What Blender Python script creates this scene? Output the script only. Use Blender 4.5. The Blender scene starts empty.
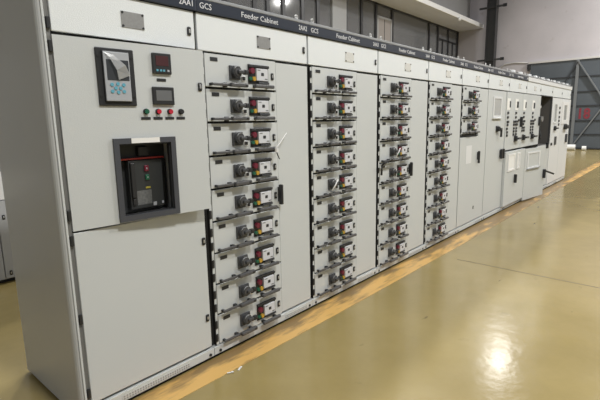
import bpy, bmesh, math, random
from mathutils import Vector, Matrix
random.seed(7)
SC = bpy.context.scene
COL = SC.collection

# ------------------------------------------------------------------ materials
def mat(name, color, rough=0.5, metal=0.0, noise=None, bump=None, spec=0.5, emit=None):
    m = bpy.data.materials.new(name); m.use_nodes = True
    nt = m.node_tree; b = nt.nodes['Principled BSDF']
    b.inputs['Base Color'].default_value = (*color, 1)
    b.inputs['Roughness'].default_value = rough
    b.inputs['Metallic'].default_value = metal
    b.inputs['Specular IOR Level'].default_value = spec
    tc = None
    if noise or bump:
        tc = nt.nodes.new('ShaderNodeTexCoord')
    if noise:                                   # (scale, amount)
        n = nt.nodes.new('ShaderNodeTexNoise'); n.inputs['Scale'].default_value = noise[0]; n.inputs['Detail'].default_value = 4
        nt.links.new(tc.outputs['Object'], n.inputs['Vector'])
        r = nt.nodes.new('ShaderNodeMapRange'); r.inputs['To Min'].default_value = 1 - noise[1]; r.inputs['To Max'].default_value = 1 + noise[1]
        nt.links.new(n.outputs['Fac'], r.inputs['Value'])
        mx = nt.nodes.new('ShaderNodeVectorMath'); mx.operation = 'SCALE'; mx.inputs[0].default_value = color
        nt.links.new(r.outputs['Result'], mx.inputs['Scale'])
        nt.links.new(mx.outputs['Vector'], b.inputs['Base Color'])
    if bump:                                    # (scale, strength)
        n = nt.nodes.new('ShaderNodeTexNoise'); n.inputs['Scale'].default_value = bump[0]; n.inputs['Detail'].default_value = 3
        nt.links.new(tc.outputs['Object'], n.inputs['Vector'])
        bp = nt.nodes.new('ShaderNodeBump'); bp.inputs['Strength'].default_value = bump[1]; bp.inputs['Distance'].default_value = 0.01
        nt.links.new(n.outputs['Fac'], bp.inputs['Height'])
        nt.links.new(bp.outputs['Normal'], b.inputs['Normal'])
    if emit:
        b.inputs['Emission Color'].default_value = (*emit[0], 1); b.inputs['Emission Strength'].default_value = emit[1]
    return m

PAINT = mat('powder_coat_grey', (0.575, 0.600, 0.600), 0.42, bump=(220, 0.10))
TOPP  = mat('powder_coat_pale', (0.74, 0.775, 0.79), 0.40, noise=(160, 0.05), bump=(200, 0.2))
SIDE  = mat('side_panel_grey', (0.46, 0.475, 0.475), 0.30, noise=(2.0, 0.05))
PALE  = mat('plain_pale_panel', (0.73, 0.745, 0.755), 0.4)
DARK  = mat('black_gap', (0.012, 0.012, 0.012), 0.7)
BLK   = mat('black_plastic', (0.022, 0.023, 0.025), 0.42)
GRYP  = mat('dark_grey_plastic', (0.058, 0.060, 0.064), 0.38)
HND   = mat('handle_grey', (0.085, 0.085, 0.088), 0.36)
NAVY  = mat('header_navy', (0.013, 0.019, 0.034), 0.35)
RAIL  = mat('rail_grey', (0.30, 0.31, 0.32), 0.4, metal=0.3)
ZINC  = mat('zinc', (0.55, 0.55, 0.54), 0.35, metal=0.7)
PLATE = mat('engraved_plate', (0.36, 0.36, 0.355), 0.32, metal=0.45, noise=(90, 0.15))
PLATG = mat('glare_plate', (0.66, 0.66, 0.63), 0.3, noise=(60, 0.15))  # lamp glare on the farther rating plates, painted as a paler colour
WHITE = mat('white_plastic', (0.80, 0.80, 0.80), 0.4)
LETTER= mat('white_lettering', (0.75, 0.76, 0.78), 0.5)
METER = mat('meter_face', (0.62, 0.63, 0.66), 0.35)
RED   = mat('red_button', (0.15, 0.014, 0.032), 0.35)
REDL  = mat('red_lens', (0.50, 0.025, 0.045), 0.2)
GREEN = mat('green_lens', (0.015, 0.11, 0.06), 0.3)
AMBER = mat('amber_lens', (0.50, 0.30, 0.04), 0.3)
SILV  = mat('relay_face', (0.46, 0.48, 0.51), 0.35, metal=0.2)
SCRN  = mat('screen_dark', (0.05, 0.055, 0.062), 0.15)
SCRG  = mat('screen_grey', (0.15, 0.155, 0.16), 0.12)
MAROON= mat('screen_maroon', (0.075, 0.028, 0.03), 0.2)
BLUE  = mat('blue_key', (0.12, 0.38, 0.50), 0.4)
BRKR  = mat('breaker_black', (0.030, 0.033, 0.034), 0.5)
FRAMEG= mat('breaker_frame_grey', (0.062, 0.066, 0.078), 0.45)
STRIPE= mat('red_stripe', (0.45, 0.045, 0.04), 0.4)
LBLG  = mat('label_grey', (0.13, 0.135, 0.135), 0.5, noise=(120, 0.6))
YLBL  = mat('yellow_label', (0.38, 0.32, 0.05), 0.5)
GLASSW= mat('clear_window', (0.42, 0.43, 0.42), 0.12)
INNER = mat('compartment_dark', (0.105, 0.100, 0.094), 0.5)
WALLM = None
STEEL = mat('column_steel', (0.042, 0.042, 0.044), 0.5, noise=(3, 0.2))
GATE  = mat('gate_panel', (0.082, 0.096, 0.112), 0.5, noise=(1.3, 0.18))
GATEF = mat('gate_frame', (0.17, 0.18, 0.19), 0.5)
SEAM  = mat('gate_rail_dark', (0.030, 0.033, 0.038), 0.5)
PIPEM = mat('pipe_pale', (0.55, 0.54, 0.53), 0.45)
REDP  = mat('red_paint', (0.22, 0.028, 0.045), 0.6, noise=(5, 0.35))
MULL  = mat('mullion_dark', (0.025, 0.026, 0.03), 0.4)
SOFF  = mat('soffit_grey', (0.74, 0.76, 0.84), 0.8, noise=(0.8, 0.12))
FASC  = mat('fascia_white', (0.78, 0.775, 0.76), 0.6)
OFFW  = mat('office_inner_wall', (0.62, 0.62, 0.62), 0.8)
UPW   = mat('upper_wall_grey', (0.33, 0.325, 0.32), 0.8, noise=(1.2, 0.1))
BROWN = mat('office_door', (0.34, 0.31, 0.29), 0.5)
STONE = mat('pale_pilaster', (0.42, 0.43, 0.44), 0.5)
BACKC = mat('rear_cabinet_paint', (0.45, 0.46, 0.48), 0.4)
STAIN = mat('joint_line', (0.14, 0.11, 0.06), 0.5)
GROOVE = mat('groove_grey', (0.19, 0.19, 0.185), 0.5)
PAPER = mat('paper_white', (0.82, 0.82, 0.80), 0.7)

# end wall: plaster with peeling patches
def wall_material():
    m = bpy.data.materials.new('flaking_plaster'); m.use_nodes = True
    nt = m.node_tree; b = nt.nodes['Principled BSDF']; b.inputs['Roughness'].default_value = 0.85
    tc = nt.nodes.new('ShaderNodeTexCoord')
    n1 = nt.nodes.new('ShaderNodeTexNoise'); n1.inputs['Scale'].default_value = 0.55; n1.inputs['Detail'].default_value = 6
    n2 = nt.nodes.new('ShaderNodeTexNoise'); n2.inputs['Scale'].default_value = 1.8; n2.inputs['Detail'].default_value = 8; n2.inputs['Roughness'].default_value = 0.65
    nt.links.new(tc.outputs['Object'], n1.inputs['Vector']); nt.links.new(tc.outputs['Object'], n2.inputs['Vector'])
    r1 = nt.nodes.new('ShaderNodeValToRGB'); r1.color_ramp.elements[0].position = 0.3; r1.color_ramp.elements[1].position = 0.75
    r1.color_ramp.elements[0].color = (0.45, 0.43, 0.45, 1); r1.color_ramp.elements[1].color = (0.57, 0.535, 0.56, 1)
    nt.links.new(n1.outputs['Fac'], r1.inputs['Fac'])
    r2 = nt.nodes.new('ShaderNodeValToRGB'); r2.color_ramp.elements[0].position = 0.63; r2.color_ramp.elements[1].position = 0.70
    nt.links.new(n2.outputs['Fac'], r2.inputs['Fac'])
    mx = nt.nodes.new('ShaderNodeMix'); mx.data_type = 'RGBA'
    sc = nt.nodes.new('ShaderNodeMath'); sc.operation = 'MULTIPLY'; sc.inputs[1].default_value = 0.5
    nt.links.new(r2.outputs['Color'], sc.inputs[0]); nt.links.new(sc.outputs[0], mx.inputs['Factor'])
    nt.links.new(r1.outputs['Color'], mx.inputs['A']); mx.inputs['B'].default_value = (0.33, 0.29, 0.28, 1)
    nt.links.new(mx.outputs['Result'], b.inputs['Base Color'])
    return m
WALLM = wall_material()

def floor_material():
    m = bpy.data.materials.new('epoxy_floor'); m.use_nodes = True
    nt = m.node_tree; b = nt.nodes['Principled BSDF']
    tc = nt.nodes.new('ShaderNodeTexCoord')
    def noise(s, d=5, r=0.55):
        n = nt.nodes.new('ShaderNodeTexNoise'); n.inputs['Scale'].default_value = s; n.inputs['Detail'].default_value = d; n.inputs['Roughness'].default_value = r
        nt.links.new(tc.outputs['Object'], n.inputs['Vector']); return n
    n1 = noise(0.5); n2 = noise(3.0, 8, 0.6)
    r1 = nt.nodes.new('ShaderNodeValToRGB'); r1.color_ramp.elements[0].position = 0.3; r1.color_ramp.elements[1].position = 0.7
    r1.color_ramp.elements[0].color = (0.272, 0.212, 0.080, 1); r1.color_ramp.elements[1].color = (0.325, 0.254, 0.102, 1)
    nt.links.new(n1.outputs['Fac'], r1.inputs['Fac'])
    r2 = nt.nodes.new('ShaderNodeValToRGB'); r2.color_ramp.elements[0].position = 0.66; r2.color_ramp.elements[1].position = 0.78
    nt.links.new(n2.outputs['Fac'], r2.inputs['Fac'])
    mx = nt.nodes.new('ShaderNodeMix'); mx.data_type = 'RGBA'
    nt.links.new(r2.outputs['Color'], mx.inputs['Factor']); nt.links.new(r1.outputs['Color'], mx.inputs['A'])
    mx.inputs['B'].default_value = (0.22, 0.165, 0.06, 1)
    n4 = noise(1.1, 9, 0.7); r4 = nt.nodes.new('ShaderNodeValToRGB'); r4.color_ramp.elements[0].position = 0.30; r4.color_ramp.elements[1].position = 0.72
    r4.color_ramp.elements[0].color = (0.86, 0.85, 0.84, 1); r4.color_ramp.elements[1].color = (1.10, 1.10, 1.12, 1)
    nt.links.new(n4.outputs['Fac'], r4.inputs['Fac'])
    mp2 = nt.nodes.new('ShaderNodeMapping'); mp2.inputs['Scale'].default_value = (1.0, 3.4, 1); mp2.inputs['Rotation'].default_value = (0, 0, .5)
    nt.links.new(tc.outputs['Object'], mp2.inputs['Vector'])
    n5 = nt.nodes.new('ShaderNodeTexNoise'); n5.inputs['Scale'].default_value = 2.2; n5.inputs['Detail'].default_value = 3; nt.links.new(mp2.outputs['Vector'], n5.inputs['Vector'])
    r5 = nt.nodes.new('ShaderNodeValToRGB'); r5.color_ramp.elements[0].position = 0.715; r5.color_ramp.elements[1].position = 0.745
    r5.color_ramp.elements[0].color = (1, 1, 1, 1); r5.color_ramp.elements[1].color = (0.55, 0.52, 0.5, 1)
    nt.links.new(n5.outputs['Fac'], r5.inputs['Fac'])
    m4 = nt.nodes.new('ShaderNodeMix'); m4.data_type = 'RGBA'; m4.blend_type = 'MULTIPLY'; m4.inputs['Factor'].default_value = 1
    nt.links.new(mx.outputs['Result'], m4.inputs['A']); nt.links.new(r4.outputs['Color'], m4.inputs['B'])
    m5 = nt.nodes.new('ShaderNodeMix'); m5.data_type = 'RGBA'; m5.blend_type = 'MULTIPLY'; m5.inputs['Factor'].default_value = 1
    nt.links.new(m4.outputs['Result'], m5.inputs['A']); nt.links.new(r5.outputs['Color'], m5.inputs['B'])
    nt.links.new(m5.outputs['Result'], b.inputs['Base Color'])
    rr = nt.nodes.new('ShaderNodeMapRange'); rr.inputs['To Min'].default_value = 0.12; rr.inputs['To Max'].default_value = 0.27
    nt.links.new(n2.outputs['Fac'], rr.inputs['Value']); nt.links.new(rr.outputs['Result'], b.inputs['Roughness'])
    n3 = noise(6.0, 3); bp = nt.nodes.new('ShaderNodeBump'); bp.inputs['Strength'].default_value = 0.10; bp.inputs['Distance'].default_value = 0.02
    nt.links.new(n3.outputs['Fac'], bp.inputs['Height']); nt.links.new(bp.outputs['Normal'], b.inputs['Normal'])
    return m
FLOORM = floor_material()

def tape_material():
    m = bpy.data.materials.new('worn_shaded_yellow_line'); m.use_nodes = True
    nt = m.node_tree; b = nt.nodes['Principled BSDF']; b.inputs['Roughness'].default_value = 0.35
    tc = nt.nodes.new('ShaderNodeTexCoord')
    mp = nt.nodes.new('ShaderNodeMapping'); mp.inputs['Scale'].default_value = (0.8, 4.0, 1)
    nt.links.new(tc.outputs['Object'], mp.inputs['Vector'])
    n = nt.nodes.new('ShaderNodeTexNoise'); n.inputs['Scale'].default_value = 2.4; n.inputs['Detail'].default_value = 8; n.inputs['Roughness'].default_value = 0.62
    nt.links.new(mp.outputs['Vector'], n.inputs['Vector'])
    sx = nt.nodes.new('ShaderNodeSeparateXYZ'); nt.links.new(tc.outputs['Object'], sx.inputs['Vector'])
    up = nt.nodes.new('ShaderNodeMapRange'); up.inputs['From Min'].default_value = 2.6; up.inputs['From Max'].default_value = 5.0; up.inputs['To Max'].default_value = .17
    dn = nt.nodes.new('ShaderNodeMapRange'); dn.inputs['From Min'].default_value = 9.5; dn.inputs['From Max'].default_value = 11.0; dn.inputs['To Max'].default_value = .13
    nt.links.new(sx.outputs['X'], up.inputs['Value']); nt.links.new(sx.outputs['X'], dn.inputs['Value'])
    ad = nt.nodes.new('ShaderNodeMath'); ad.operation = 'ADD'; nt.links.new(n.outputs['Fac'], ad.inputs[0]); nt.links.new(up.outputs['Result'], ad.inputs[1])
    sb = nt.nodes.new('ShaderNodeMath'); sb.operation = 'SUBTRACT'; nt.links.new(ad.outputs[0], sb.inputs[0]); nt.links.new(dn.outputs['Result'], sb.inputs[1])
    r = nt.nodes.new('ShaderNodeValToRGB'); r.color_ramp.elements[0].position = 0.52; r.color_ramp.elements[1].position = 0.68
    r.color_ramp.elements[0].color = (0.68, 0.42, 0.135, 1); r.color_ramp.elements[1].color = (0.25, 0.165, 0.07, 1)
    dy = nt.nodes.new('ShaderNodeMapRange'); dy.inputs['From Min'].default_value = -.15; dy.inputs['From Max'].default_value = 0; dy.inputs['To Max'].default_value = .19  # darkens towards the plinth: painted shade together with dirt
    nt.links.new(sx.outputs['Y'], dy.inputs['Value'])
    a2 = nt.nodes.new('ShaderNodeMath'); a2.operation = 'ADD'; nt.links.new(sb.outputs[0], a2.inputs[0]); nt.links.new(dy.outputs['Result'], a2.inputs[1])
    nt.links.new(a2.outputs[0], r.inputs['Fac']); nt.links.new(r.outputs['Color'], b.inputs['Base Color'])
    return m
TAPE = tape_material()

def clear_mat(name, color, alpha, rough=0.1):
    m = bpy.data.materials.new(name); m.use_nodes = True
    b = m.node_tree.nodes['Principled BSDF']
    b.inputs['Base Color'].default_value = (*color, 1); b.inputs['Roughness'].default_value = rough; b.inputs['Alpha'].default_value = alpha
    return m
FILM = clear_mat('peeling_film', (0.80, 0.82, 0.84), 0.50, 0.15)
PANE = clear_mat('office_glass', (0.25, 0.255, 0.265), 0.55, 0.08)

# ------------------------------------------------------------------ mesh builder
class MB:
    def __init__(s): s.bm = bmesh.new(); s.mats = []
    def mi(s, m):
        if m not in s.mats: s.mats.append(m)
        return s.mats.index(m)
    def merge(s, t, m, smooth=False, M=None):
        i = s.mi(m); t.verts.ensure_lookup_table()
        vs = [s.bm.verts.new((M @ v.co) if M else v.co) for v in t.verts]
        for f in t.faces:
            nf = s.bm.faces.new([vs[v.index] for v in f.verts]); nf.material_index = i; nf.smooth = smooth
        t.free(); return s
    def box(s, x0, x1, y0, y1, z0, z1, m, bev=0.0, M=None):
        t = bmesh.new(); bmesh.ops.create_cube(t, size=1)
        for v in t.verts:
            v.co = Vector((x0 + (v.co.x + .5) * (x1 - x0), y0 + (v.co.y + .5) * (y1 - y0), z0 + (v.co.z + .5) * (z1 - z0)))
        if bev: bmesh.ops.bevel(t, geom=t.edges[:], offset=bev, segments=2, affect='EDGES', profile=0.5)
        t.verts.index_update(); return s.merge(t, m, False, M)
    def cyl(s, c, axis, r, h, m, seg=16, r2=None):
        t = bmesh.new(); bmesh.ops.create_cone(t, cap_ends=True, segments=seg, radius1=r, radius2=r if r2 is None else r2, depth=h)
        q = Vector((0, 0, 1)).rotation_difference(Vector(axis)); M = Matrix.Translation(c) @ q.to_matrix().to_4x4()
        for f in t.faces: pass
        t.verts.index_update(); return s.merge(t, m, False, M)
    def sphere(s, c, r, m, sc=(1, 1, 1)):
        t = bmesh.new(); bmesh.ops.create_uvsphere(t, u_segments=14, v_segments=8, radius=r)
        M = Matrix.Translation(c) @ Matrix.Diagonal((*sc, 1)); t.verts.index_update(); return s.merge(t, m, True, M)
    def bar(s, a, b, w, d, m):
        a, b = Vector(a), Vector(b); L = (b - a).length
        q = Vector((0, 0, 1)).rotation_difference((b - a).normalized())
        return s.box(-w / 2, w / 2, -d / 2, d / 2, 0, L, m, 0, Matrix.Translation(a) @ q.to_matrix().to_4x4())
    def tube(s, pts, r, m, seg=8):
        t = bmesh.new(); pts = [Vector(p) for p in pts]; rings = []
        up = Vector((0, 0, 1)); 
        for i, p in enumerate(pts):
            d = (pts[min(i + 1, len(pts) - 1)] - pts[max(i - 1, 0)]).normalized()
            a = d.cross(up)
            if a.length < 0.05: a = d.cross(Vector((1, 0, 0)))
            a.normalize(); b = d.cross(a).normalized()
            rings.append([t.verts.new(p + r * (math.cos(2 * math.pi * k / seg) * a + math.sin(2 * math.pi * k / seg) * b)) for k in range(seg)])
        for i in range(len(rings) - 1):
            for k in range(seg): t.faces.new((rings[i][k], rings[i][(k + 1) % seg], rings[i + 1][(k + 1) % seg], rings[i + 1][k]))
        t.faces.new(rings[0][::-1]); t.faces.new(rings[-1])
        bmesh.ops.recalc_face_normals(t, faces=t.faces[:])
        t.verts.index_update(); return s.merge(t, m, True)
    def prism(s, prof, x0, x1, m):                 # (y,z) outline swept along x
        t = bmesh.new(); a = [t.verts.new((x0, y, z)) for y, z in prof]; b = [t.verts.new((x1, y, z)) for y, z in prof]; n = len(prof)
        for i in range(n): t.faces.new((a[i], a[(i + 1) % n], b[(i + 1) % n], b[i]))
        t.faces.new(a[::-1]); t.faces.new(b)
        bmesh.ops.recalc_face_normals(t, faces=t.faces[:]); t.verts.index_update(); return s.merge(t, m)
    def prismz(s, prof, z0, z1, m):                # (x,y) outline swept upwards
        t = bmesh.new(); a = [t.verts.new((x, y, z0)) for x, y in prof]; b = [t.verts.new((x, y, z1)) for x, y in prof]; n = len(prof)
        for i in range(n): t.faces.new((a[i], a[(i + 1) % n], b[(i + 1) % n], b[i]))
        t.faces.new(a[::-1]); t.faces.new(b)
        bmesh.ops.recalc_face_normals(t, faces=t.faces[:]); t.verts.index_update(); return s.merge(t, m)
    def build(s, name, parent=None, loc=(0, 0, 0), rz=0):
        me = bpy.data.meshes.new(name); s.bm.to_mesh(me); s.bm.free()
        for m in s.mats: me.materials.append(m)
        o = bpy.data.objects.new(name, me); COL.objects.link(o); o.location = loc; o.rotation_euler.z = rz
        if parent: o.parent = parent
        return o

def tag(o, label, cat, group=None):
    o['label'] = label; o['category'] = cat
    if group: o['group'] = group
    return o
def thing(name, label, cat, loc, group=None, rz=0):
    o = bpy.data.objects.new(name, None); COL.objects.link(o); o.location = loc; o.rotation_euler.z = rz; o.empty_display_size = 0.2
    return tag(o, label, cat, group)
def struct(o): o['kind'] = 'structure'; return o
KIDS = {}
def kids(o): return [c for c in bpy.data.objects if c.parent == o]
def copy_tree(o, parent):
    c = o.copy(); COL.objects.link(c); c.parent = parent
    for k in kids(o): copy_tree(k, c)
    return c
def text_mesh(name, s, size, m, parent, M, width=None, align='LEFT', bold=0.0):
    cu = bpy.data.curves.new(name, 'FONT'); cu.body = s; cu.size = size; cu.extrude = 0.0008; cu.align_x = align; cu.resolution_u = 2; cu.offset = bold
    t = bpy.data.objects.new(name + '_src', cu); COL.objects.link(t)
    bpy.context.view_layer.update()
    me = bpy.data.meshes.new_from_object(t.evaluated_get(bpy.context.evaluated_depsgraph_get()))
    bpy.data.objects.remove(t); bpy.data.curves.remove(cu)
    xs = [v.co.x for v in me.vertices]; w = max(xs) - min(xs); mn = min(xs)
    sx = (width / w) if width else 1
    for v in me.vertices: v.co.x = (v.co.x - mn) * sx
    me.transform(M); me.materials.clear(); me.materials.append(m); me.name = name
    o = bpy.data.objects.new(name, me); COL.objects.link(o)
    if parent: o.parent = parent
    return o
FRONT = lambda x, y, z: Matrix(((1, 0, 0, x), (0, 0, -1, y), (0, 1, 0, z), (0, 0, 0, 1)))

# ------------------------------------------------------------------ the hall
XW, YB = 23.0, 7.7
struct(MB().box(-9, XW, -13, YB, -0.2, 0, FLOORM).build('floor'))
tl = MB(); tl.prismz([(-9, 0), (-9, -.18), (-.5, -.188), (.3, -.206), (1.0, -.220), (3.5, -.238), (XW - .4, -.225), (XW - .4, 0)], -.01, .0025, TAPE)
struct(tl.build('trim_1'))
struct(MB().bar((3.0, -.42, .0005), (2.86, -3.6, .0005), .010, .002, STAIN).build('trim_4'))
# end wall with the gate opening left solid behind the gate
struct(MB().box(XW, XW + .3, -13, YB + 2.6, 0, 11, WALLM).build('wall_end'))
struct(MB().box(-9, XW, YB, YB + .2, 0, 4.55, UPW).build('wall_back'))
struct(MB().box(-9, XW, YB - .6, YB - .4, 6.5, 11, UPW).build('wall_upper'))
struct(MB().box(-9, XW, 6.43, YB + 2.5, 6.15, 6.32, SOFF).build('ceiling'))
struct(MB().box(-9, XW, 6.36, 6.43, 6.14, 6.34, FASC, 0.01).build('trim_2'))
struct(MB().box(-9, XW, YB + 2.3, YB + 2.5, 4.5, 6.15, OFFW).box(-9, XW, YB + .2, YB + 2.3, 4.4, 4.55, OFFW).build('wall_office'))

# office glazing: bays between dark mullions, (x0, x1, kind)
bays = [(3.2, 4.6, 'p'), (4.6, 5.7, 'p'), (5.7, 6.75, 'p'), (6.75, 7.85, 'p'), (7.85, 8.4, 'p'), (8.4, 9.1, 'p'), (9.1, 10.0, 'p'), (10.0, 10.8, 'p'), (10.8, 11.6, 'p'), (11.6, 12.4, 's'),
        (12.45, 13.5, 'p'), (13.5, 14.55, 'p'), (14.55, 15.86, 'd'), (15.86, 19.4, 'p'), (19.4, 20.4, 'p'), (20.4, 22.95, 't')]
wn = 0
for x0, x1, k in bays:
    if k == 's':
        struct(MB().box(x0, x1 + .05, YB - .06, YB + .1, 4.55, 6.15, STONE).build('trim_3')); continue
    wn += 1
    f = MB()
    f.box(x0 - .07, x0 + .07, YB - .05, YB + .07, 4.55, 6.15, MULL)
    if k == 't': f.box(x1 - .1, x1 + .04, YB - .05, YB + .07, 4.55, 6.15, MULL)
    f.box(x0, x1, YB - .05, YB + .07, 6.08, 6.15, MULL); f.box(x0, x1, YB - .05, YB + .07, 4.55, 4.65, MULL)
    if k == 't':
        f.box(x0, x1, YB - .045, YB + .06, 5.46, 5.53, MULL)
        f.box((x0 + x1) / 2 - .05, (x0 + x1) / 2 + .05, YB - .045, YB + .06, 4.65, 6.1, MULL)
        f.box((x0 + x1) / 2 - .72, (x0 + x1) / 2 - .66, YB - .045, YB + .06, 4.65, 5.5, MULL)
        f.box((x0 + x1) / 2 + .55, (x0 + x1) / 2 + .61, YB - .045, YB + .06, 4.65, 5.5, MULL)
    w = struct(f.build('window_%d' % wn))
    MB().box(x0 + .05, x1 - .03, YB, YB + .012, 4.62, 6.1, PANE).build('pane', w)
    if k == 'd':
        d = struct(MB().box(x0 + .1, x1 - .1, YB - .03, YB - .005, 4.56, 5.60, BROWN).box(x0 + .1, x1 - .1, YB - .05, YB - .02, 5.60, 5.68, STONE)
                   .box(x0 + .07, x0 + .15, YB - .05, YB - .02, 4.56, 5.68, STONE).box(x1 - .15, x1 - .07, YB - .05, YB - .02, 4.56, 5.68, STONE).build('door_1'))
        MB().box((x0 + x1) / 2 - .015, (x0 + x1) / 2 + .015, YB - .036, YB - .028, 4.6, 5.6, DARK).build('door_joint', d)

# steel column with bracket arms, by the end wall
co = thing('steel_column', 'dark steel column with short bracket arms standing against the pale end wall', 'column', (22.45, 5.76, 0))
MB().box(-.17, .17, -.23, -.20, 0, 11, STEEL).box(-.17, .17, .20, .23, 0, 11, STEEL).box(-.02, .02, -.21, .21, 0, 11, STEEL).build('column_beam', co)
for z in (4.40, 6.93):
    MB().box(-.10, -.04, -.62, .62, z, z + .09, STEEL).box(-.12, -.02, -.68, -.52, z - .02, z + .12, BLK).build('bracket_arm', co)
MB().box(-.3, .3, -.34, .34, 0, .03, STEEL).build('base_plate', co)

# gate in the end wall
gt = thing('sliding_gate', 'tall dark grey steel gate with diagonal braces and a red number on it', 'gate', (XW, 1.0, 0))
GY0, GY1, GZ = -6.0, 2.95, 4.12               # local y range
MB().box(-.10, -.02, GY0, GY1, .04, GZ, GATE).build('gate_panel', gt)
for z in (.06, .70, 1.34, 2.02, 2.66, 3.35):
    MB().box(-.13, -.10, GY0, GY1, z - .03, z + .03, SEAM).build('gate_rail', gt)
for y in (.93, -1.35, -3.6):
    MB().box(-.2, -.13, y - .06, y + .06, .04, GZ, GATEF).build('gate_post', gt)
nodes = [(.93, -1.35), (-1.35, -3.6)]
for a, b in nodes:
    for (ya, za), (yb, zb) in (((a, GZ - .05), (b + .95, 1.95)), ((a, .1), (b + .95, 2.3))):
        MB().bar((-.19, ya, za), (-.19, yb, zb), .09, .05, GATEF).build('gate_brace', gt)
MB().bar((-.19, .93, GZ - .1), (-.19, 2.2, 1.6), .05, .04, SEAM).build('gate_brace', gt)
text_mesh('numeral', '18', .66, REDP, gt, Matrix(((0, 0, -1, -.112), (-1, 0, 0, .735), (0, 1, 0, 1.44), (0, 0, 0, 1))), width=.46, bold=.022)
MB().box(-.16, 0, GY0 - .1, GY1 + .1, GZ, GZ + .09, PIPEM).build('gate_lintel', gt)
tag(MB().tube([(XW - .034, y, z) for y, z in ((4.12, 4.2), (4.7, 4.26), (5.2, 4.22), (5.5, 4.02), (5.62, 3.6), (5.66, 3.0))], .032, PIPEM).build('conduit_pipe'),
    'thin pale pipe running along the end wall from gate top to column', 'pipe')
tag(MB().box(XW - .16, XW, 3.96, 4.10, 3.86, 4.10, BLK, .02).box(XW - .2, XW - .1, 3.98, 4.06, 3.78, 3.9, BLK).build('wall_fitting'),
    'small black fitting on the pale wall at upper left gate corner', 'fitting')
# white bundles by the gate
b1 = MB(); b1.cyl((0, 0, 0), (0, 1, 0), .13, .46, PAPER, 18); b1.cyl((0, .235, 0), (0, 1, 0), .10, .03, PAPER, 18); b1.cyl((0, -.235, 0), (0, 1, 0), .06, .02, RAIL, 12)
tag(b1.build('foam_roll', None, (22.2, 1.88, .13)), 'long white roll lying on the floor at foot of dark gate', 'roll')
b2 = MB(); b2.cyl((0, 0, 0), (0, 1, 0), .10, .16, PAPER, 18); b2.cyl((0, -.085, 0), (0, 1, 0), .05, .02, RAIL, 12)
tag(b2.build('foam_roll', None, (22.2, 1.30, .10)), 'short white roll right of the long one at foot of dark gate', 'roll')

# ------------------------------------------------------------------ switchgear row
B = [-0.79, 0.0, 1.0, 2.0, 3.05, 4.015, 5.0, 5.985, 6.98, 7.97, 8.95, 9.87, 10.83]
DEP = .79
ZB, ZG, ZH, ZT = .085, 1.92, 2.142, 2.212
PITCH = .2052
def small_lock(mb, x, z, y=0):
    mb.box(x - .012, x + .012, y - .008, y, z - .023, z + .023, BLK, .006)
    mb.box(x - .005, x + .005, y - .011, y - .007, z - .010, z + .010, ZINC, .002)
    return mb

# one drawer with its fittings; copied for every other
def make_drawer(parent, w=.60):
    m = MB()
    m.box(0, w, 0, .018, -PITCH + .012, -.002, PAINT, .0015); m.box(.03, w - .03, .018, .021, -PITCH + .02, -.02, PAINT)
    d = m.build('drawer', parent)
    MB().box(.040, .096, -.003, 0, -.044, -.021, BLK, .001).build('nameplate', d)
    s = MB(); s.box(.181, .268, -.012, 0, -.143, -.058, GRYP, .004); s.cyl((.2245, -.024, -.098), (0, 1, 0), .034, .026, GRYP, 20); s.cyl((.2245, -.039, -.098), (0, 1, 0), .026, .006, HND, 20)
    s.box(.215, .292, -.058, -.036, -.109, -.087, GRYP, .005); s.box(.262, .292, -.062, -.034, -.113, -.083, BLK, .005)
    s.tube([(.2245 + .033 * math.cos(a), -.0385, -.098 + .033 * math.sin(a)) for a in (1.2, 1.5, 1.8, 2.1, 2.4, 2.7)], .003, RAIL, 6)  # highlight on the knob, built in as a pale arc
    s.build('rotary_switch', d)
    MB().box(.284, .316, -.004, 0, -.150, -.116, WHITE, .001).box(.290, .312, -.008, -.003, -.143, -.121, BLK, .001).build('reset_key', d)
    p = MB(); p.box(.339, .523, -.006, 0, -.160, -.038, BLK, .002); p.box(.339, .523, -.016, -.006, -.056, -.040, BLK, .002); p.box(.425, .523, -.014, -.006, -.160, -.145, GRYP, .002)
    p.build('control_panel', d)
    MB().cyl((.362, -.016, -.080), (0, 1, 0), .0185, .022, RED, 18).build('red_button', d)
    MB().cyl((.351, -.013, -.130), (0, 1, 0), .012, .016, GREEN, 16).build('green_lamp', d)
    MB().cyl((.379, -.014, -.130), (0, 1, 0), .0145, .018, AMBER, 16).build('amber_lamp', d)
    q = MB(); q.box(.402, .506, -.020, -.004, -.140, -.062, METER, .003); q.box(.442, .466, -.022, -.019, -.108, -.088, BLK, .001); q.box(.41, .435, -.0215, -.019, -.075, -.070, LBLG); q.box(.475, .498, -.0215, -.019, -.130, -.124, LBLG)
    q.build('motor_meter', d)
    small_lock(MB(), .563, -.104).build('lock', d)
    h = MB(); h.box(.022, .185, -.036, -.022, -.188, -.171, HND, .004); h.box(.024, .040, -.024, 0, -.188, -.171, BLK, .003); h.box(.125, .147, -.024, 0, -.194, -.166, BLK, .003)
    h.box(.155, .295, -.056, -.028, -.191, -.166, HND, .006); h.box(.268, .288, -.058, -.038, -.186, -.171, BLK, .003); h.box(.255, .27, -.030, 0, -.188, -.169, BLK, .002)
    h.build('pull_handle', d)
    h = MB(); h.box(.362, .536, -.052, -.030, -.189, -.166, HND, .006); h.box(.38, .40, -.032, 0, -.187, -.169, BLK, .002); h.box(.495, .515, -.032, 0, -.187, -.169, BLK, .002)
    h.build('pull_handle', d)
    return d
PROTO = [None]
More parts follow.
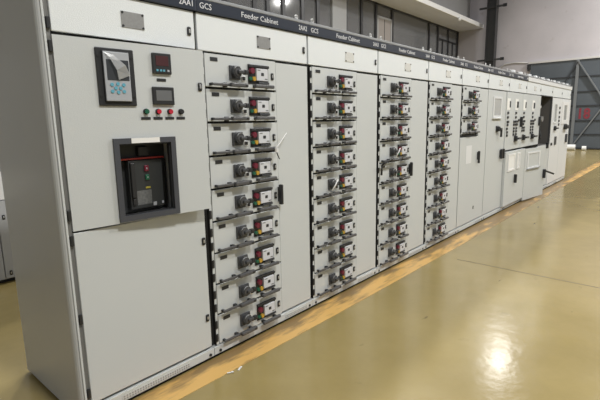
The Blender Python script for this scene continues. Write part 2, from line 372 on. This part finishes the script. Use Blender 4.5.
def hinge_rail(parent, rows, x=.018, zlow=.085):
    r = MB(); r.box(x + .007, x + .026, .004, .02, zlow, ZG - .004, PAINT); r.box(x + .002, x + .007, .003, .02, zlow, ZG - .004, DARK)
    for i in range(rows):
        for f in (.055, .145):
            z = ZG - i * PITCH - f
            r.box(x + .005, x + .021, -.002, .005, z - .026, z + .026, BLK, .002)
    r.build('hinge_rail', parent)

LAB = [
 ('wide light grey cabinet at the near end with black circuit breaker window and relay screen'),
 ('light grey cabinet of nine drawers standing right beside the circuit breaker cabinet'),
 ('light grey nine-drawer cabinet third from the near end, between two cabinets with black door handles'),
 ('light grey nine-drawer cabinet fourth from the near end, loose black cable on its drawers'),
 ('light grey nine-drawer cabinet next to the cabinet with only three drawers'),
 ('light grey cabinet with three drawers on top and a plain door below'),
 ('plain light grey cabinet with one tall door, inspection window and black rotary handle'),
 ('grey cabinet with two white framed papers on its lower door, push buttons above'),
 ('grey cabinet with its lower door ajar, beside the open dark compartment'),
 ('grey cabinet with an open dark compartment above its lower door'),
 ('narrow-looking grey cabinet with window and black knob, right of the open dark compartment'),
 ('last grey cabinet at the far end of the row, white framed window'),
]
cabs = []
def opening_plate(m, x0, x1, y0, y1, z0, z1, hx0, hx1, hz0, hz1, mt):
    m.box(x0, hx0, y0, y1, z0, z1, mt); m.box(hx1, x1, y0, y1, z0, z1, mt); m.box(hx0, hx1, y0, y1, z0, hz0, mt); m.box(hx0, hx1, y0, y1, hz1, z1, mt)
    return m

for i in range(12):
    xl, xr = B[i], B[i + 1]; w = xr - xl
    c = thing('switchgear_cabinet', LAB[i], 'electrical cabinet', (xl, 0, 0), 'switchgear cabinets in the long row'); cabs.append(c)
    # body: carcass with a dark front frame that shows in the door gaps
    m = MB(); top = ZT + .012; lo = .02
    sx0 = -.052 if i == 0 else 0.001
    if i == 9:
        m.box(sx0, .02, .022, DEP, lo, top, PAINT); m.box(w - .02, w - .001, .022, DEP, lo, top, PAINT); m.box(.02, w - .02, .27, DEP, lo, top, INNER)
        m.box(.018, .024, .03, .27, .96, 1.94, INNER); m.box(w - .024, w - .018, .03, .27, .96, 1.94, INNER); m.box(.02, w - .02, .022, .27, lo, .96, INNER); m.box(.02, w - .02, .022, .27, 1.94, top, INNER)
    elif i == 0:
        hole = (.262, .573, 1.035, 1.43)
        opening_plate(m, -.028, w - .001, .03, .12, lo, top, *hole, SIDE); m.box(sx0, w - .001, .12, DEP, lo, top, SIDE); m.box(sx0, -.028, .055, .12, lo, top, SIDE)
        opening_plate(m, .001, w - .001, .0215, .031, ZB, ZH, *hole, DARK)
    else:
        m.box(sx0, w - .001, .03, DEP, lo, top, PAINT)
        m.box(0.001, w - .001, .0215, .031, ZB, ZH, DARK)
    m.build('body', c)
    p = MB(); p.box(-.05 if i == 0 else 0, w - .004, -.006, .05, .027, ZB - .006, PAINT, .002); p.box(-.03 if i == 0 else .0, w, .02, DEP - .02, 0, .028, DARK)
    p.build('plinth', c)
    for x in (.045, w - .036): MB().cyl((x, -.008, .045), (0, 1, 0), .010, .006, BLK, 12).build('plinth_bolt', c)
    v = MB(); va, vb = (.16, .60) if i == 0 else (.67, w - .07)
    v.box(va, vb, -.0075, -.005, .034, .064, PAINT)
    n = int((vb - va) / .016)
    for k in range(n):
        for zz in (.042, .055): v.box(va + .006 + k * .016, va + .014 + k * .016, -.0085, -.007, zz - .004, zz + .004, RAIL)
    v.build('vent_grille', c)
    # top door
    td = small_lock(MB().box(.004, w - .014, 0, .02, ZG + (.014), ZH - .003, TOPP, .003), w - .052, 2.028).build('top_door', c)
    if i < 9:
        cx = .40 if i == 0 else .54 * w
        q = MB().box(cx - .062, cx + .062, -.003, 0, 1.995, 2.073, PLATE if i < 2 else PLATG, .001)
        for dx in (-.055, .055):
            for dz in (2.002, 2.066): q.cyl((cx + dx, -.004, dz), (0, 1, 0), .006, .004, BLK, 10)
        q.build('rating_plate', c)
    # header strip with lettering
    navy = i <= 7
    h = MB().box(-.05 if i == 0 else 0.0005, w - .0005, -.014, .03, ZH, ZT, NAVY if navy else PALE, .003).build('header_strip', c)
    if navy:
        zt = ZH + .021
        if i > 0:
            text_mesh('lettering', 'GCS', .047, LETTER, h, FRONT(.022, -.0145, zt), width=.085)
            text_mesh('lettering', 'Feeder Cabinet', .047, LETTER, h, FRONT(.34 * w, -.0145, zt), width=.33)
        text_mesh('lettering', '2AA%d' % (i + 1), .047, LETTER, h, FRONT(w - .115, -.0145, zt), width=.09)
    MB().box(-.05 if i == 0 else 0.0005, w - .0005, -.016, .06, ZT, ZT + .02, RAIL, .003).build('top_rail', c)
    for x in (.09, w - .09):
        e = MB(); e.cyl((x, .03, ZT + .026), (0, 0, 1), .010, .02, ZINC, 10)
        e.tube([(x + .013 * math.cos(a * math.pi / 6), .03, ZT + .046 + .013 * math.sin(a * math.pi / 6)) for a in range(13)], .006, ZINC, 6)
        e.build('lifting_eye', c)
    if i >= 7:                                   # busbar supports on top of the far cabinets
        for k in range(4): MB().box(.1 + k * .22, .2 + k * .22, .05, .25, ZT + .012, ZT + .055 + .02 * (k % 2), PALE if k % 2 else GRYP, .006).build('busbar_support', c)

    # fronts
    if 1 <= i <= 5:
        rows = 9 if i < 5 else 3
        hinge_rail(c, rows, zlow=.085 if i < 5 else ZG - 3 * PITCH)
        for r in range(rows):
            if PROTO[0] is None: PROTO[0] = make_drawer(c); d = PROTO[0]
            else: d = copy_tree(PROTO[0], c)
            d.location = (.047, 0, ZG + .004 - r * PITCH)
        cd = MB().box(.6485, w - .014, 0, .02, ZB + .012, ZG - .004, PAINT, .001).build('cable_door', c)
        if i in (1, 3):
            MB().box(.632, .654, -.042, -.012, .93, 1.075, BLK, .006).box(.635, .651, -.014, 0, .95, 1.055, BLK).build('door_handle', cd)
        if i == 5:
            MB().box(.636, .658, -.042, -.012, .90, 1.07, BLK, .006).box(.639, .655, -.014, 0, .95, 1.055, BLK).build('door_handle', cd)
            ld = small_lock(MB().box(.006, .648, -.002, .02, ZB + .012, ZG - 3 * PITCH - .03, PAINT, .002), .58, .28).build('lower_door', c)
            MB().box(.22, .42, -.004, -.002, .92, 1.16, PALE, .001).build('paper_label', ld)
    if i == 0:
        AJ = -math.radians(5.1); HG = (0, 0, 0); X = lambda x: (x + .79) * .953
        md = MB()
        opening_plate(md, .002, w - .014, -.002, .02, 1.012, ZG - .002, X(-.525), X(-.227), 1.045, 1.42, PAINT)
        small_lock(md, w - .046, 1.718, -.002)
        md.build('instrument_door', c, HG, AJ)
        ld = MB().box(.002, w - .016, 0, .02, ZB + .012, 1.002, PAINT, .003)
        small_lock(ld, w - .036, .80); small_lock(ld, w - .040, .30); ld.build('lower_door', c)
        # corner post and hinges
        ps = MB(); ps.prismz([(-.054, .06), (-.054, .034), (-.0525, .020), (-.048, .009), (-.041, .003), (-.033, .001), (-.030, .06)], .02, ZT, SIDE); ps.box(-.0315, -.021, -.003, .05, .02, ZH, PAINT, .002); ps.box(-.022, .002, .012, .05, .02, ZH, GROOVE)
        ps.build('corner_post', c)
        for z in (1.967, 1.868, 1.09, .965, .562, .157):
            MB().box(-.014, 0, -.002, .013, z - .025, z + .025, BLK, .002).build('hinge', c)
        Y0 = -.002
        # protection relay
        rl = MB()
        rl.box(X(-.602), X(-.406), Y0 - .010, Y0, 1.607, 1.881, BLK, .004); rl.box(X(-.574), X(-.434), Y0 - .020, Y0 - .009, 1.624, 1.868, BLK, .004)
        for x in (-.590, -.418):
            for z in (1.65, 1.84): rl.cyl((X(x), Y0 - .011, z), (0, 1, 0), .006, .004, DARK, 10)
        rl = rl.build('protection_relay', c, HG, AJ)
        MB().box(X(-.570), X(-.438), Y0 - .023, Y0 - .019, 1.629, 1.863, SILV, .003).build('relay_face', rl)
        MB().box(X(-.557), X(-.443), Y0 - .0245, Y0 - .022, 1.728, 1.826, SCRN, .001).build('screen', rl)
        kp = MB()
        for dx, dz in ((-.03, .018), (0, .022), (.03, .018), (-.03, -.014), (0, -.018), (.03, -.014), (-.012, .002), (.013, .002)):
            kp.cyl((X(-.507 + dx), Y0 - .025, 1.69 + dz), (0, 1, 0), .0085, .004, BLUE, 12)
        kp.build('keypad', rl)
        bm = MB(); t = bmesh.new()
        g = [(-.566, 1.858, .001), (-.545, 1.835, .012), (-.515, 1.775, .020), (-.505, 1.730, .010), (-.440, 1.755, .004), (-.470, 1.800, .022), (-.520, 1.845, .012)]
        vs = [t.verts.new((X(a), Y0 - .026 - d, z)) for a, z, d in g]
        t.faces.new((vs[0], vs[1], vs[6])); t.faces.new((vs[1], vs[2], vs[5], vs[6])); t.faces.new((vs[2], vs[3], vs[4], vs[5]))
        bmesh.ops.solidify(t, geom=t.faces[:], thickness=.0006); t.verts.index_update(); bm.merge(t, FILM)
        bm.build('peeling_film', rl)
        MB().box(X(-.555), X(-.525), Y0 - .0245, Y0 - .022, 1.846, 1.851, BLK).build('relay_caption', rl)
        # digital meters
        m1 = MB().box(X(-.303), X(-.192), Y0 - .014, Y0, 1.774, 1.880, BLK, .004).build('digital_meter', c, HG, AJ)
        MB().box(X(-.285), X(-.210), Y0 - .0155, Y0 - .013, 1.815, 1.866, MAROON, .001).build('screen', m1)
        k = MB()
        for a in (-.279, -.258, -.240, -.214): k.box(X(a) - .006, X(a) + .006, Y0 - .017, Y0 - .013, 1.786, 1.797, BLUE if a != -.214 else SILV, .001)
        k.build('keypad', m1)
        MB().box(X(-.280), X(-.225), Y0 - .003, Y0, 1.737, 1.752, BLK, .001).build('nameplate', c, HG, AJ)
        m2 = MB().box(X(-.314), X(-.186), Y0 - .014, Y0, 1.615, 1.708, BLK, .004).build('digital_meter', c, HG, AJ)
        MB().box(X(-.296), X(-.203), Y0 - .0155, Y0 - .013, 1.636, 1.690, SCRG, .001).build('screen', m2)
        for x, mt_ in ((-.357, GREEN), (-.286, REDL), (-.215, REDL), (-.146, BLK)):
            l = MB().cyl((X(x), Y0 - .004, 1.580), (0, 1, 0), .015, .008, BLK, 18); l.cyl((X(x), Y0 - .013, 1.580), (0, 1, 0), .0125, .012, mt_, 18, .010)
            l = l.build('indicator_lamp', c, HG, AJ)
            MB().box(X(x) - .028, X(x) + .024, Y0 - .003, Y0, 1.538, 1.552, BLK, .001).build('nameplate', c, HG, AJ)
        # air circuit breaker behind its frame
        fr = MB(); opening_plate(fr, X(-.552), X(-.198), Y0 - .016, Y0, 1.018, 1.446, X(-.524), X(-.228), 1.048, 1.418, FRAMEG)
        fr.box(X(-.524), X(-.518), Y0, .022, 1.045, 1.42, BLK); fr.box(X(-.234), X(-.227), Y0, .022, 1.045, 1.42, BLK); fr.box(X(-.518), X(-.234), Y0, .022, 1.045, 1.052, BLK); fr.box(X(-.518), X(-.234), Y0, .022, 1.41, 1.42, BLK)
        fr = fr.build('breaker_frame', c, HG, AJ)
        MB().box(X(-.458), X(-.296), Y0 - .0175, Y0 - .0155, 1.420, 1.446, PAPER).build('paper_label', fr)
        XB = lambda x: x + .80
        bk = MB(); bk.box(XB(-.526), XB(-.225), .075, .118, 1.04, 1.425, BRKR); bk.box(XB(-.475), XB(-.275), .030, .076, 1.062, 1.325, BRKR, .004); bk.box(XB(-.40), XB(-.34), .05, .076, 1.345, 1.395, BLK, .003); bk.box(XB(-.262), XB(-.238), .05, .076, 1.06, 1.32, BLK, .003)
        bk = bk.build('circuit_breaker', c)
        MB().box(XB(-.516), XB(-.256), .036, .076, 1.329, 1.338, STRIPE, .002).build('red_stripe', bk)
        MB().box(XB(-.470), XB(-.444), .014, .032, 1.125, 1.315, BLK, .005).box(XB(-.466), XB(-.448), .02, .032, 1.085, 1.12, BLK, .003).build('charging_lever', bk)
        MB().box(XB(-.387), XB(-.361), .022, .031, 1.262, 1.296, RED, .003).box(XB(-.377), XB(-.372), .020, .023, 1.274, 1.283, SILV).build('push_button', bk)
        MB().box(XB(-.384), XB(-.361), .022, .031, 1.215, 1.245, GREEN, .003).box(XB(-.374), XB(-.370), .020, .023, 1.226, 1.234, SILV).build('push_button', bk)
        MB().box(XB(-.384), XB(-.356), .0285, .031, 1.168, 1.178, YLBL).build('rating_label', bk)
        MB().box(XB(-.438), XB(-.352), .0285, .031, 1.082, 1.160, LBLG).build('rating_label', bk)
        MB().box(XB(-.345), XB(-.325), .028, .036, 1.068, 1.088, SILV).build('counter_window', bk); MB().box(XB(-.291), XB(-.280), .028, .036, 1.074, 1.088, SILV).build('counter_window', bk)
    if i == 6:
        fd = MB().box(.006, .835, 0, .02, ZB + .012, ZG - .002, PAINT, .002).build('tall_door', c)
        wf = MB(); opening_plate(wf, .215, .60, -.014, 0, 1.52, 1.83, .25, .565, 1.555, 1.80, PALE); wf.box(.25, .565, -.006, 0, 1.555, 1.80, GLASSW); wf.box(.205, .61, -.03, 0, 1.508, 1.522, PALE)
        wf.build('inspection_window', fd)
        MB().box(.40, .50, -.014, 0, 1.31, 1.40, BLK, .004).cyl((.45, -.03, 1.355), (0, 1, 0), .036, .034, BLK, 16).box(.45, .535, -.06, -.035, 1.335, 1.368, BLK, .005).box(.505, .54, -.06, -.035, 1.23, 1.36, BLK, .006).build('rotary_handle', fd)
        MB().box(.64, .68, -.045, -.01, .89, 1.04, BLK, .006).box(.645, .675, -.012, 0, .91, 1.02, BLK).build('door_handle', fd); MB().box(.735, .775, -.045, -.01, .89, 1.04, BLK, .006).box(.74, .77, -.012, 0, .91, 1.02, BLK).build('door_handle', fd)
    if i in (7, 8):
        yo = -.012; da, db = (5.84, 6.705) if i == 7 else (6.715, 7.945)
        ud = MB().box(da - xl, db - xl, yo, .02, 1.005, ZG - .002, PAINT, .003).build('instrument_door', c)
        cols = [(5.915, 0), (6.35, 1)] if i == 7 else [(6.82, 0), (7.40, 1)]
        for xa, big in cols:
            x = xa - xl
            MB().box(x - .06, x + .10, yo - .004, yo, 1.64, 1.82, PAPER, .001).box(x + (.02 if big else .06), x + .10, yo - .012, yo - .003, 1.68, 1.78, BLK, .003).build('panel_meter', ud)
            pts = [(.0, 1.595), (.0, 1.525)]
            if big: pts += [(-.09, 1.455), (0, 1.455), (.09, 1.455), (.18, 1.475), (-.09, 1.405), (0, 1.405), (.09, 1.405)] + [(dx, z) for z in (1.345, 1.295, 1.245) for dx in (-.08, .06)]
            elif i == 7: pts += [(-.01, 1.455), (.03, 1.455), (.0, 1.405), (-.02, 1.345), (.0, 1.29), (.0, 1.24)]
            else: pts += [(-.03, 1.455), (.06, 1.455), (.0, 1.405)] + [(dx, z) for z in (1.345, 1.295) for dx in (-.05, .06)]
            for dx, z in pts:
                MB().box(x + dx - .030, x + dx + .030, yo - .014, yo, z - .019, z + .019, BLK, .004).build('push_button', ud)
            if big or i == 8:
                k = MB().cyl((x + .02, yo - .02, 1.175), (0, 1, 0), .045, .04, BLK, 16); k.box(x + .01, x + .17, yo - .075, yo - .035, 1.158, 1.192, GRYP, .006); k.box(x - .035, x + .075, yo - .008, yo, 1.12, 1.23, GRYP, .004)
                k.build('rotary_switch', ud)
        hx = db - xl - .075
        MB().box(hx - .018, hx + .018, yo - .04, yo, 1.36, 1.53, BLK, .006).build('door_handle', ud)
        if i == 7:
            ld = MB().box(5.845 - xl, w - .012, -.04, .02, .088, .975, PAINT, .003).build('lower_door', c)
            for a, b_, z0, z1 in ((-.01, .37, .65, .935), (.49, .67, .655, .93)):
                fm = MB(); opening_plate(fm, a, b_, -.050, -.04, z0, z1, a + .035, b_ - .035, z0 + .03, z1 - .03, WHITE); fm.box(a + .035, b_ - .035, -.043, -.04, z0 + .03, z1 - .03, PAPER if a < .3 else PALE)
                fm.build('paper_frame', ld)
            MB().box(.375, .41, -.085, -.04, .43, .575, BLK, .006).build('door_handle', ld)
        else:
            ld = MB().box(0, w - .03, -.022, 0, .03, .965, PAINT, .003).build('lower_door', c, (.006, -.02, 0), -math.radians(7))
            fm = MB(); opening_plate(fm, .10, .68, -.034, -.022, .60, .90, .14, .63, .625, .87, PALE); fm.box(.14, .63, -.024, -.022, .625, .87, PAINT); fm.box(.09, .68, -.05, -.022, .588, .602, RAIL)
            fm.build('paper_frame', ld)
            MB().box(.885, .93, -.07, -.022, .36, .53, BLK, .006).bar((.91, -.06, .50), (1.12, -.14, .43), .03, .03, BLK).build('door_handle', ld)
    if i == 9:
        MB().box(.006, w - .010, 0, .02, ZB + .012, .955, PAINT, .003).build('lower_door', c)
        MB().box(.0, .018, -.004, .03, .957, 1.94, GRYP).box(w - .03, w, -.004, .03, .957, 1.94, GRYP).box(.018, w - .03, -.004, .03, 1.925, 1.94, GRYP).build('compartment_frame', c)
        eq = MB(); eq.box(.20, .75, .36, .42, 1.10, 1.85, GRYP, .004); eq.box(.42, .58, .26, .37, 1.70, 1.75, PALE, .004)
        for x in (.30, .47, .64): eq.cyl((x, .30, 1.48), (0, 1, 0), .055, .14, ZINC if x > .4 else GRYP, 16); eq.cyl((x, .31, 1.36), (0, 0, 1), .045, .16, BLK, 16)
        eq.tube([(.30, .30, 1.3), (.32, .22, 1.2), (.4, .2, 1.1), (.42, .3, 1.0), (.42, .34, .97)], .012, BLK); eq.tube([(.64, .30, 1.3), (.62, .24, 1.15), (.58, .26, 1.02), (.58, .34, .97)], .012, BLK)
        eq.build('switching_unit', c, (0, -.15, 0))
        MB().box(.72, .77, -.04, .01, .88, 1.0, BLK, .006).build('door_latch', c)
    if i == 10:
        fd = MB().box(.004, w - .012, -.01, .02, ZB + .012, ZG - .002, PALE, .003).build('tall_door', c)
        wf = MB(); opening_plate(wf, .16, .46, -.022, -.01, 1.38, 1.82, .20, .42, 1.42, 1.78, PALE); wf.box(.20, .42, -.014, -.01, 1.42, 1.78, GLASSW); wf.build('inspection_window', fd)
        MB().cyl((.30, -.03, 1.28), (0, 1, 0), .05, .04, BLK, 16).box(.29, .44, -.08, -.04, 1.265, 1.295, BLK, .006).build('rotary_switch', fd)
        for z in (1.72, 1.62, 1.52, 1.44, 1.36):
            MB().box(.66, .74, -.024, -.01, z - .03, z + .02, BLK, .004).build('push_button', fd)
        MB().box(.40, .54, -.03, -.01, .92, 1.10, GRYP, .006).build('door_handle', fd)
        MB().cyl((.1, -.02, .95), (0, 1, 0), .03, .03, BLK, 12).build('lock', fd)
    if i == 11:
        fd = MB().box(.004, w - .012, -.01, .02, ZB + .012, ZG - .002, PALE, .003).build('tall_door', c)
        wf = MB(); opening_plate(wf, .04, .74, -.024, -.01, 1.36, 1.86, .20, .52, 1.45, 1.78, WHITE); wf.box(.20, .52, -.016, -.01, 1.45, 1.78, GLASSW); wf.build('inspection_window', fd)
        MB().cyl((.40, -.04, 1.29), (0, 1, 0), .06, .06, BLK, 16).box(.30, .60, -.09, -.04, 1.25, 1.33, BLK, .006).build('rotary_switch', fd)
        MB().box(.60, .73, -.04, -.01, .92, 1.12, GRYP, .006).build('door_handle', fd)
        MB().box(w - .012, w + .05, .0, .1, 1.45, 1.62, BLK, .006).build('cable_gland', c)

# loose ties and cable on the drawers
t = MB(); t.tube([(.560, -.066, 1.34), (.575, -.070, 1.352), (.62, -.062, 1.385), (.66, -.05, 1.41), (.705, -.035, 1.437)], .0035, WHITE, 6); t.cyl((.565, -.068, 1.325), (0, 0, 1), .012, .03, WHITE, 8)
t.tube([(.565, -.068, 1.315), (.575, -.066, 1.295), (.60, -.06, 1.262)], .004, BLK, 6)
tag(t.build('cable_tie'), 'white cable tie sticking up from a drawer handle of the second cabinet', 'cable tie')
t = MB(); t.tube([(1.22, -.050, .955), (1.25, -.062, 1.0), (1.28, -.066, 1.045)], .006, WHITE, 6)
tag(t.build('cable_tie'), 'short white tie slanting across a drawer switch of the third cabinet', 'cable tie')
t = MB(); t.tube([(2.03, -.03, 1.09), (2.05, -.06, 1.12), (2.09, -.066, 1.135), (2.14, -.07, 1.145), (2.2, -.07, 1.135), (2.27, -.07, 1.132), (2.34, -.066, 1.14)], .010, BLK, 8)
t.tube([(2.03, -.03, 1.09), (2.025, -.035, 1.05), (2.03, -.03, 1.0)], .010, BLK, 8)
tag(t.build('loose_cable'), 'short loose black cable looped on drawer handles of the fourth cabinet', 'cable')
t = MB(); t.tube([(2.245, -.070, 1.17), (2.27, -.078, 1.205), (2.30, -.075, 1.24)], .006, WHITE, 6)
tag(t.build('cable_tie'), 'short white tie slanting across a drawer switch of the fourth cabinet', 'cable tie')

# scraps on the floor
for (x, y, a), lab in (((.022, -.219, .4), 'tiny torn white paper scrap at edge of yellow line, right of a smaller one'), ((-.045, -.208, -.5), 'tiny white paper scrap on the yellow line, left of the larger scrap')):
    s_ = MB(); s_.box(-.020, .018, -.005, .005, .0026, .005, PAPER); s_.box(.006, .020, -.007, .004, .004, .008, PAPER)
    tag(s_.build('paper_scrap', None, (x, y, 0), a), lab, 'paper scrap')

# rear row, seen past the near end
rc = thing('rear_cabinet', 'bluish grey cabinet standing behind the row, seen past its near end', 'electrical cabinet', (-1.62, 2.74, 0))
MB().box(0, 2.2, .02, .8, .04, 2.2, BACKC).box(.02, 2.18, .06, .78, 0, .04, DARK).build('body', rc)
for k, (a, b_) in enumerate(((.005, 1.215), (1.225, 1.90), (1.905, 2.195))):
    d_ = MB().box(a, b_, 0, .02, .05, .82, BACKC, .002).build('door', rc)
    MB().box(a, b_, 0, .02, .83, 1.10, WHITE, .002).build('drawer', rc)
    MB().box(a, b_, 0, .02, 1.11, 2.18, BACKC, .002).build('door', rc)
    if k == 1:
        small_lock(MB(), a + .045, .10).build('lock', d_); small_lock(MB(), a + .045, .66).build('lock', d_)

tag(MB().cyl((0, 0, .03), (0, 0, 1), .05, .06, WHITE, 14).sphere((0, 0, -.04), .07, WHITE).build('bulb_lamp', None, (19.6, 6.30, 6.10)), 'small round white lamp hanging under the pale edge of the upper floor canopy', 'lamp')

# ------------------------------------------------------------------ camera
f, cx, cy, cz, yaw, pitch, roll = 442.7414, -1.6361, -2.1864, 1.5089, .855, -.1735, -.0194
fw = Vector((math.sin(yaw) * math.cos(pitch), math.cos(yaw) * math.cos(pitch), math.sin(pitch)))
r0 = Vector((math.cos(yaw), -math.sin(yaw), 0)); u0 = r0.cross(fw)
r = math.cos(roll) * r0 + math.sin(roll) * u0; u = -math.sin(roll) * r0 + math.cos(roll) * u0
cam = bpy.data.cameras.new('camera'); co_ = bpy.data.objects.new('camera', cam); COL.objects.link(co_)
cam.sensor_width = 36; cam.lens = 36 * f / 600; cam.clip_start = .05
co_.matrix_world = Matrix(((r.x, u.x, -fw.x, cx), (r.y, u.y, -fw.y, cy), (r.z, u.z, -fw.z, cz), (0, 0, 0, 1)))
SC.camera = co_

# ------------------------------------------------------------------ lamps
def lamp(x, y, z, power, size=.5, col=(1, .985, .95)):
    l = bpy.data.lights.new('unseen_hall_lamp', 'AREA'); l.shape = 'DISK'; l.size = size; l.energy = power; l.color = col
    o = bpy.data.objects.new('unseen_hall_lamp', l); COL.objects.link(o); o.location = (x, y, z); return o
for x, p in ((1.5, 140), (5.2, 140), (9.0, 140), (15.7, 150), (20.6, 25)): lamp(x, 2.6, 8.0, p)
lamp(20.0, -2.4, 9.0, 800)  # added lamp, out of view, to brighten the end wall
for x, p in ((-.5, 305), (4.5, 282), (9.5, 240), (14.5, 215), (19.5, 230)): lamp(x, -4.0, 6.2, p, .7)
lamp(2.4, 5.4, 7.5, 290)  # added unseen lamp to lift the left floor, lined up with the near-end shadow
w = bpy.data.worlds.new('hall_ambient'); SC.world = w; w.use_nodes = True
w.node_tree.nodes['Background'].inputs['Color'].default_value = (.98, .99, 1, 1)
w.node_tree.nodes['Background'].inputs['Strength'].default_value = .29
SC.view_settings.view_transform = 'Standard'; SC.view_settings.look = 'None'; SC.view_settings.gamma = 1
SC.view_settings.exposure = 0.0
